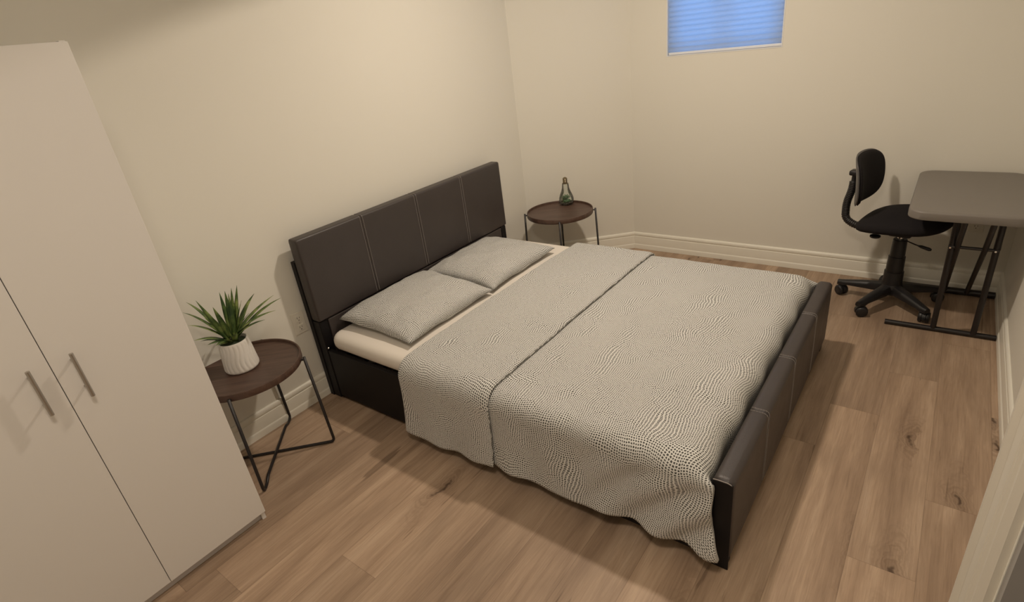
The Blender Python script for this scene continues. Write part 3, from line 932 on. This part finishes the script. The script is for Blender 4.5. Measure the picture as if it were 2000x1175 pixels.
# --- bulb terrarium
TC = (.318, 2.105, .4842)
tb = thing('bulb_terrarium', TC, 'clear light bulb shaped glass terrarium with succulents and pebbles', 'terrarium')
bm = bmesh.new()
prof = [(.0005, 0), (.030, 0), (.045, .004), (.054, .018), (.056, .035), (.054, .052), (.046, .075), (.035, .100), (.027, .125), (.0245, .150), (.0225, .160)]
lathe(bm, prof, 48); fin('glass_bulb', bm, M['bulb_glass'], tb, smooth=True)
bm = bmesh.new()
pc = [(.0225, .158), (.0225, .162), (.0165, .165), (.0165, .168)]
for k in range(6): pc += [(.0180, .170+k*.0045), (.0162, .1722+k*.0045)]
pc += [(.0165, .198), (.011, .203), (.0075, .205), (.0005, .207)]
lathe(bm, pc, 32); fin('screw_cap', bm, M['cap'], tb, auto=50)
bm = bmesh.new()
for k in range(46):
    a = rnd.random()*2*PI; r = .038*math.sqrt(rnd.random()); s_ = rnd.uniform(.004, .0075)
    m = Matrix.Translation((r*math.cos(a), r*math.sin(a), .006+rnd.random()*.012)) @ Matrix.Diagonal((s_, s_*.8, s_*.7, 1))
    bmesh.ops.create_icosphere(bm, subdivisions=1, radius=1, matrix=m)
tag(fin('pebbles', bm, M['pebble'], tb, smooth=True), kind='stuff')
for (ox, oy, hh, sz) in ((0, .0, .060, .042), (.022, -.014, .038, .026), (-.020, .014, .04, .028), (.004, -.026, .038, .022), (.0, .024, .034, .022)):
    bm = bmesh.new()
    for ring, (cnt, el) in enumerate(((6, .35), (6, .8), (4, 1.25))):
        for k in range(cnt):
            a = 2*PI*k/cnt + ring*.5; L = sz*(1-.12*ring)
            d = Vector((math.cos(a)*math.cos(el), math.sin(a)*math.cos(el), math.sin(el)))
            st = Vector((ox, oy, hh-.015))
            tube(bm, [st, st+d*L*.5, st+d*L], .003, 6, radii=[.002, .0045, .0006])
    tube(bm, [(ox, oy, .012), (ox, oy, hh-.012)], .0022, 6)
    fin('succulent', bm, M['succulent'], tb, smooth=True)

# ------------------------------------------------------------------ outlets
def outlet(loc, rz, label, name='wall_outlet'):
    o = thing(name, loc, label, 'outlet', rz, None)
    bm = bmesh.new(); box(bm, -.036, .036, -.006, -.0005, -.060, .060, .003, 2); fin('cover_plate', bm, M['outlet'], o)
    for z in (-.026, .026):
        bm = bmesh.new(); box(bm, -.017, .017, -.0085, -.0055, z-.018, z+.018, .005, 3); rc = fin('receptacle', bm, M['outlet'], o)
        bm = bmesh.new()
        box(bm, -.0078, -.0056, -.0088, -.0080, z-.001, z+.009); box(bm, .0054, .0074, -.0088, -.0080, z+.000, z+.008)
        tube(bm, [(0, -.0088, z-.009), (0, -.0080, z-.009)], .0026, 10); fin('slots', bm, M['slot'], rc)
    bm = bmesh.new(); tube(bm, [(0, -.0072, 0), (0, -.0055, 0)], .003, 10); fin('screw', bm, M['steel'], o)
outlet((0, -.045, .468), PI/2, 'cream wall outlet beside the headboard, above the baseboard')
outlet((2.745, YF, .42), 0, 'cream wall outlet on the far wall beneath the grey desk')

# ------------------------------------------------------------------ folding desk
DK = (2.675, 2.16, 0)
dk = thing('folding_desk', DK, 'small grey plastic folding table with black metal legs in corner', 'table')
def L(p): return (p[0]-DK[0], p[1]-DK[1], p[2])
TX0, TX1, TY0, TY1, TZ = 2.437, 2.905, 1.765, 2.560, .712
bm = bmesh.new()
r = .075
out = []
def arc(cx, cy, a0, rx=r, ry=r):
    for k in range(11): out.append((cx + rx*math.cos(a0+PI/2*k/10), cy + ry*math.sin(a0+PI/2*k/10)))
arc(TX1-r, TY1-r, 0); arc(TX0+r, TY1-r, PI/2); arc(TX0+r, TY0+r, PI); arc(TX1-r, TY0+r, 1.5*PI)
cx, cy = (TX0+TX1)/2, (TY0+TY1)/2
def ringo(ins, z):
    vs = []
    for x, y in out:
        vx, vy = x-cx, y-cy
        vs.append(bm.verts.new(L((cx + vx*(1-ins/((TX1-TX0)/2)), cy + vy*(1-ins/((TY1-TY0)/2)), z))))
    return vs
prof = [(.012, TZ-.041), (.002, TZ-.041), (0, TZ-.037), (0, TZ-.008), (.0012, TZ-.004), (.004, TZ-.001), (.008, TZ), (.03, TZ)]
rs = [ringo(i, z) for i, z in prof]
for a, b in zip(rs, rs[1:]):
    for k in range(len(out)): bm.faces.new((a[k], a[(k+1) % len(out)], b[(k+1) % len(out)], b[k]))
bm.faces.new(rs[-1])
# underside rim
i1 = ringo(.014, TZ-.020)
for k in range(len(out)): bm.faces.new((rs[0][(k+1) % len(out)], rs[0][k], i1[k], i1[(k+1) % len(out)]))
bm.faces.new(i1[::-1])
fin('tabletop', bm, M['desk'], dk, auto=30)
def dtube(name, pts, r_, mat=M['black_metal'], n=14, parent=dk):
    bm = bmesh.new(); tube(bm, [L(p) for p in pts], r_, n); return fin(name, bm, mat, parent, auto=40)
dtube('foot_bar', [(2.425, 1.970, .0145), (2.900, 1.982, .0145)], .0135)
dtube('foot_bar', [(2.42, 2.490, .0205), (2.900, 2.500, .0205)], .0195)
for x in (2.640, 2.808):
    dtube('front_leg', [(x, 1.975, .020), (x-.006, 1.890, TZ-.022)], .0135)
for x in (2.668, 2.772):
    dtube('rear_leg', [(x, 2.492, .020), (x-.010, 1.905, .505), (x-.006, 1.80, TZ-.030)], .012)
for x in (2.637, 2.803):
    dtube('leg_brace', [(x+.012, 2.02, .690), (x+.010, 1.915, .505)], .006)
cb = dtube('crossbar', [(2.622, 1.905, .505), (2.815, 1.905, .505)], .0075)
for x in (2.6300, 2.800):
    dtube('pivot_bolt', [(x, 1.8895, .506), (x, 1.884, .506)], .0045, M['chrome'], 10)
dtube('hinge_bar', [(2.600, 1.885, TZ-.030), (2.850, 1.885, TZ-.030)], .008)

# ------------------------------------------------------------------ office chair
CH = (2.415, 2.245, 0)
ch = thing('office_chair', CH, 'black armless swivel office chair tucked beside the grey desk', 'chair', math.radians(-11))
# base
bm = bmesh.new()
lathe(bm, [(.0005, .066), (.046, .066), (.054, .074), (.054, .118), (.049, .130), (.0005, .130)], 32)
bs = fin('base_hub', bm, M['black_plastic'], ch, auto=40)
rot0 = math.radians(-11)
for wa in (172, 242, 313, 26, 98):
    a = math.radians(wa) - rot0
    dx, dy = math.cos(a), math.sin(a); px_, py_ = -dy, dx
    bm = bmesh.new(); rows = []
    Lr = .262 if wa != 98 else .262
    for k in range(13):
        t = k/12; rr = .018 + (Lr-.018)*t
        zt = .130 - .030*t - .010*t*t; zb = .078 - .008*t
        if t > .9: zb = .064
        wv = .031 - .010*t
        if k == 12: rr = Lr+.016; wv *= .7
        ring = []
        for (u, z) in ((-1, zb), (-1.05, (zb+zt)/2), (-.75, zt-.003), (-.35, zt), (.35, zt), (.75, zt-.003), (1.05, (zb+zt)/2), (1, zb)):
            ring.append(bm.verts.new((dx*rr+px_*u*wv, dy*rr+py_*u*wv, z)))
        rows.append(ring)
    for q, s_ in zip(rows, rows[1:]):
        for k in range(8): bm.faces.new((q[k], q[(k+1) % 8], s_[(k+1) % 8], s_[k]))
    bm.faces.new(rows[0][::-1]); bm.faces.new(rows[-1])
    fin('base_arm', bm, M['black_plastic'], ch, auto=50)
    # caster: stem, hood, twin wheels
    ca = a + rnd.uniform(-.9, .9)
    cx_, cy_ = dx*Lr, dy*Lr
    ox, oy = math.cos(ca), math.sin(ca)
    bm = bmesh.new()
    tube(bm, [(cx_, cy_, .030), (cx_, cy_, .078)], .006, 10)
    wx_, wy_ = cx_-ox*.012, cy_-oy*.012
    ax = Vector((-oy, ox, 0))
    c0 = Vector((wx_, wy_, .0305))
    # hood: half disc over the wheels
    hood = []
    for sgn in (-1, 1):
        hood.append([bm.verts.new(c0 + ax*sgn*.0085 + Vector((ox, oy, 0))*.0335*math.cos(b) + Vector((0, 0, 1))*.0335*math.sin(b)) for b in [math.radians(-10+20*k) for k in range(11)]])
    for k in range(10): bm.faces.new((hood[0][k], hood[0][k+1], hood[1][k+1], hood[1][k]))
    bm.faces.new(hood[0][::-1]); bm.faces.new(hood[1])
    cs = fin('caster', bm, M['black_plastic'], ch, auto=40)
    for sgn in (-1, 1):
        bm = bmesh.new()
        q = [c0 + ax*sgn*v for v in (.0088, .011, .022, .026, .0275)]
        tube(bm, q, .025, 28, radii=[.027, .0302, .0302, .026, .014])
        fin('wheel', bm, M['black_plastic'], cs, auto=50)
bm = bmesh.new()
lathe(bm, [(.050, .112), (.048, .205), (.0435, .207), (.0415, .295), (.037, .297), (.0345, .396), (.031, .400), (.0005, .400)], 32)
fin('column_cover', bm, M['black_plastic'], ch, auto=30)
bm = bmesh.new(); lathe(bm, [(.0005, .399), (.0165, .399), (.0165, .430), (.0005, .430)], 24); tag(fin('gas_cylinder', bm, M['chrome'], ch, auto=40), label='short chrome cylinder below the seat')
bm = bmesh.new(); box(bm, -.055, .055, -.045, .045, .419, .466, .012, 3); box(bm, -.10, .11, -.075, .075, .462, .472, .003)
fin('seat_mechanism', bm, M['black_plastic'], ch, auto=40)
# lever toward the camera side/right
bm = bmesh.new(); tube(bm, [(.03, -.02, .402), (.08, -.035, .392), (.105, -.04, .388)], .0035, 8)
lv = fin('height_lever', bm, M['black_metal'], ch, smooth=True)
bm = bmesh.new(); tube(bm, [(.095, -.038, .389), (.112, -.041, .387), (.150, -.050, .382), (.160, -.052, .381)], .007, 10, radii=[.004, .0085, .0095, .006]); fin('lever_grip', bm, M['black_plastic'], lv, smooth=True)
# seat: squarish cushion with rounded edges
def cushion(bm, a, b, ztop, zbot, e=3.2, dome=.02, n=40, m=9, xc=0.0, front=.03):
    rings = []
    for i in range(m+1):
        t = i/m; ph = -PI/2 + PI*t
        rr = math.cos(ph)**.55 if 0 < t < 1 else 0.02
        zz = (zbot+ztop)/2 + (ztop-zbot)/2*math.copysign(abs(math.sin(ph))**.8, math.sin(ph))
        ring = []
        for k in range(n):
            th = 2*PI*k/n; c, s_ = math.cos(th), math.sin(th)
            x = a*math.copysign(abs(c)**(2/e), c)*rr; y = b*math.copysign(abs(s_)**(2/e), s_)*rr
            u = x/a
            z = zz + (dome*(1-rr**2) if t > .5 else 0) - (front*max(0, u)**3) - .022*max(0, -u)**3 + .018*u
            ring.append(bm.verts.new((x+xc, y*(1-.08*max(0, -u)), z)))
        rings.append(ring)
    for q, s_ in zip(rings, rings[1:]):
        for k in range(n): bm.faces.new((q[k], q[(k+1) % n], s_[(k+1) % n], s_[k]))
    bm.faces.new(rings[0][::-1]); bm.faces.new(rings[-1])
bm = bmesh.new(); cushion(bm, .222, .222, .552, .468, dome=.020, m=14, n=64, xc=.010, front=-.012)
fin('seat_cushion', bm, M['chair_fabric'], ch, smooth=True)
# back bar with bellows sleeve
path = round_path([(-.06, 0, .452), (-.235, 0, .440), (-.295, 0, .475), (-.300, 0, .57), (-.280, 0, .65), (-.278, 0, .745)], .07, 10)
bm = bmesh.new()
dense = []
for p, q in zip(path, path[1:]):
    k = max(1, int((q-p).length/.0022))
    for i in range(k): dense.append(p.lerp(q, i/k))
dense.append(path[-1])
def barr(p, i):
    core = .0195 if p.z < .70 else .013
    s_ = i*.0022
    return core + (.0022 if (i//2) % 2 else 0) if (p.x < -.20 and p.z < .70) else core
tube(bm, dense, .016, 14, radii=[barr(p, i) for i, p in enumerate(dense)])
fin('back_bar', bm, M['black_plastic'], ch, smooth=True)
bm = bmesh.new(); box(bm, -.302, -.246, -.030, .030, .735, .765, .010, 3); fin('back_bracket', bm, M['black_plastic'], ch, auto=40)
bm = bmesh.new(); lathe(bm, [(.0005, .404), (.022, .404), (.027, .408), (.027, .416), (.020, .420), (.007, .422), (.007, .456), (.0005, .456)], 24, c=(-.112, -.05, 0)); fin('adjuster_knob', bm, M['black_plastic'], ch, auto=40)
# backrest
def backrest(bm, grow=0.0, x0=0.0, th=.036, nu=30, nv=24, front=True, back=True):
    W_, Hh, zc = .185+grow, .135+grow, .725
    F, B = [], []
    def P(u, v, side):
        # square -> superellipse disc map
        e = 4.0
        m_ = (abs(u)**e+abs(v)**e)**(1/e); mx = max(abs(u), abs(v))
        k = mx/m_ if m_ > 1e-6 else 1
        uu, vv = u*k, v*k
        y = W_*uu*(1 + .0*vv) * (1-.16*max(0, -vv)**1.5)
        z = zc + Hh*vv + .010*(1-uu*uu)*(-1 if vv < 0 else .5)*abs(vv)
        xcur = .050*uu*uu - .012*vv + .014*(1-vv*vv)
        edge = max(0, 1-mx**4)
        return Vector((-.245 + xcur + x0 + side*(th/2*edge**.5), y, z))
    g = []
    for side in (1, -1):
        rows = []
        for i in range(nu+1):
            row = []
            for j in range(nv+1):
                u, v = -1+2*i/nu, -1+2*j/nv
                if side < 0 and (i in (0, nu) or j in (0, nv)): row.append(g[0][i][j]); continue
                row.append(bm.verts.new(P(u, v, side)))
            rows.append(row)
        g.append(rows)
    for si, rows in enumerate(g):
        for i in range(nu):
            for j in range(nv):
                q = (rows[i][j], rows[i+1][j], rows[i+1][j+1], rows[i][j+1]); bm.faces.new(q if si == 0 else q[::-1])
bm = bmesh.new(); backrest(bm)
br = fin('backrest', bm, M['chair_fabric'], ch, smooth=True)
bm = bmesh.new(); backrest(bm, grow=.004, x0=-.010, th=.020)
tag(fin('backrest_shell', bm, M['piping'], br, smooth=True), label='dark grey plastic rim and shell')
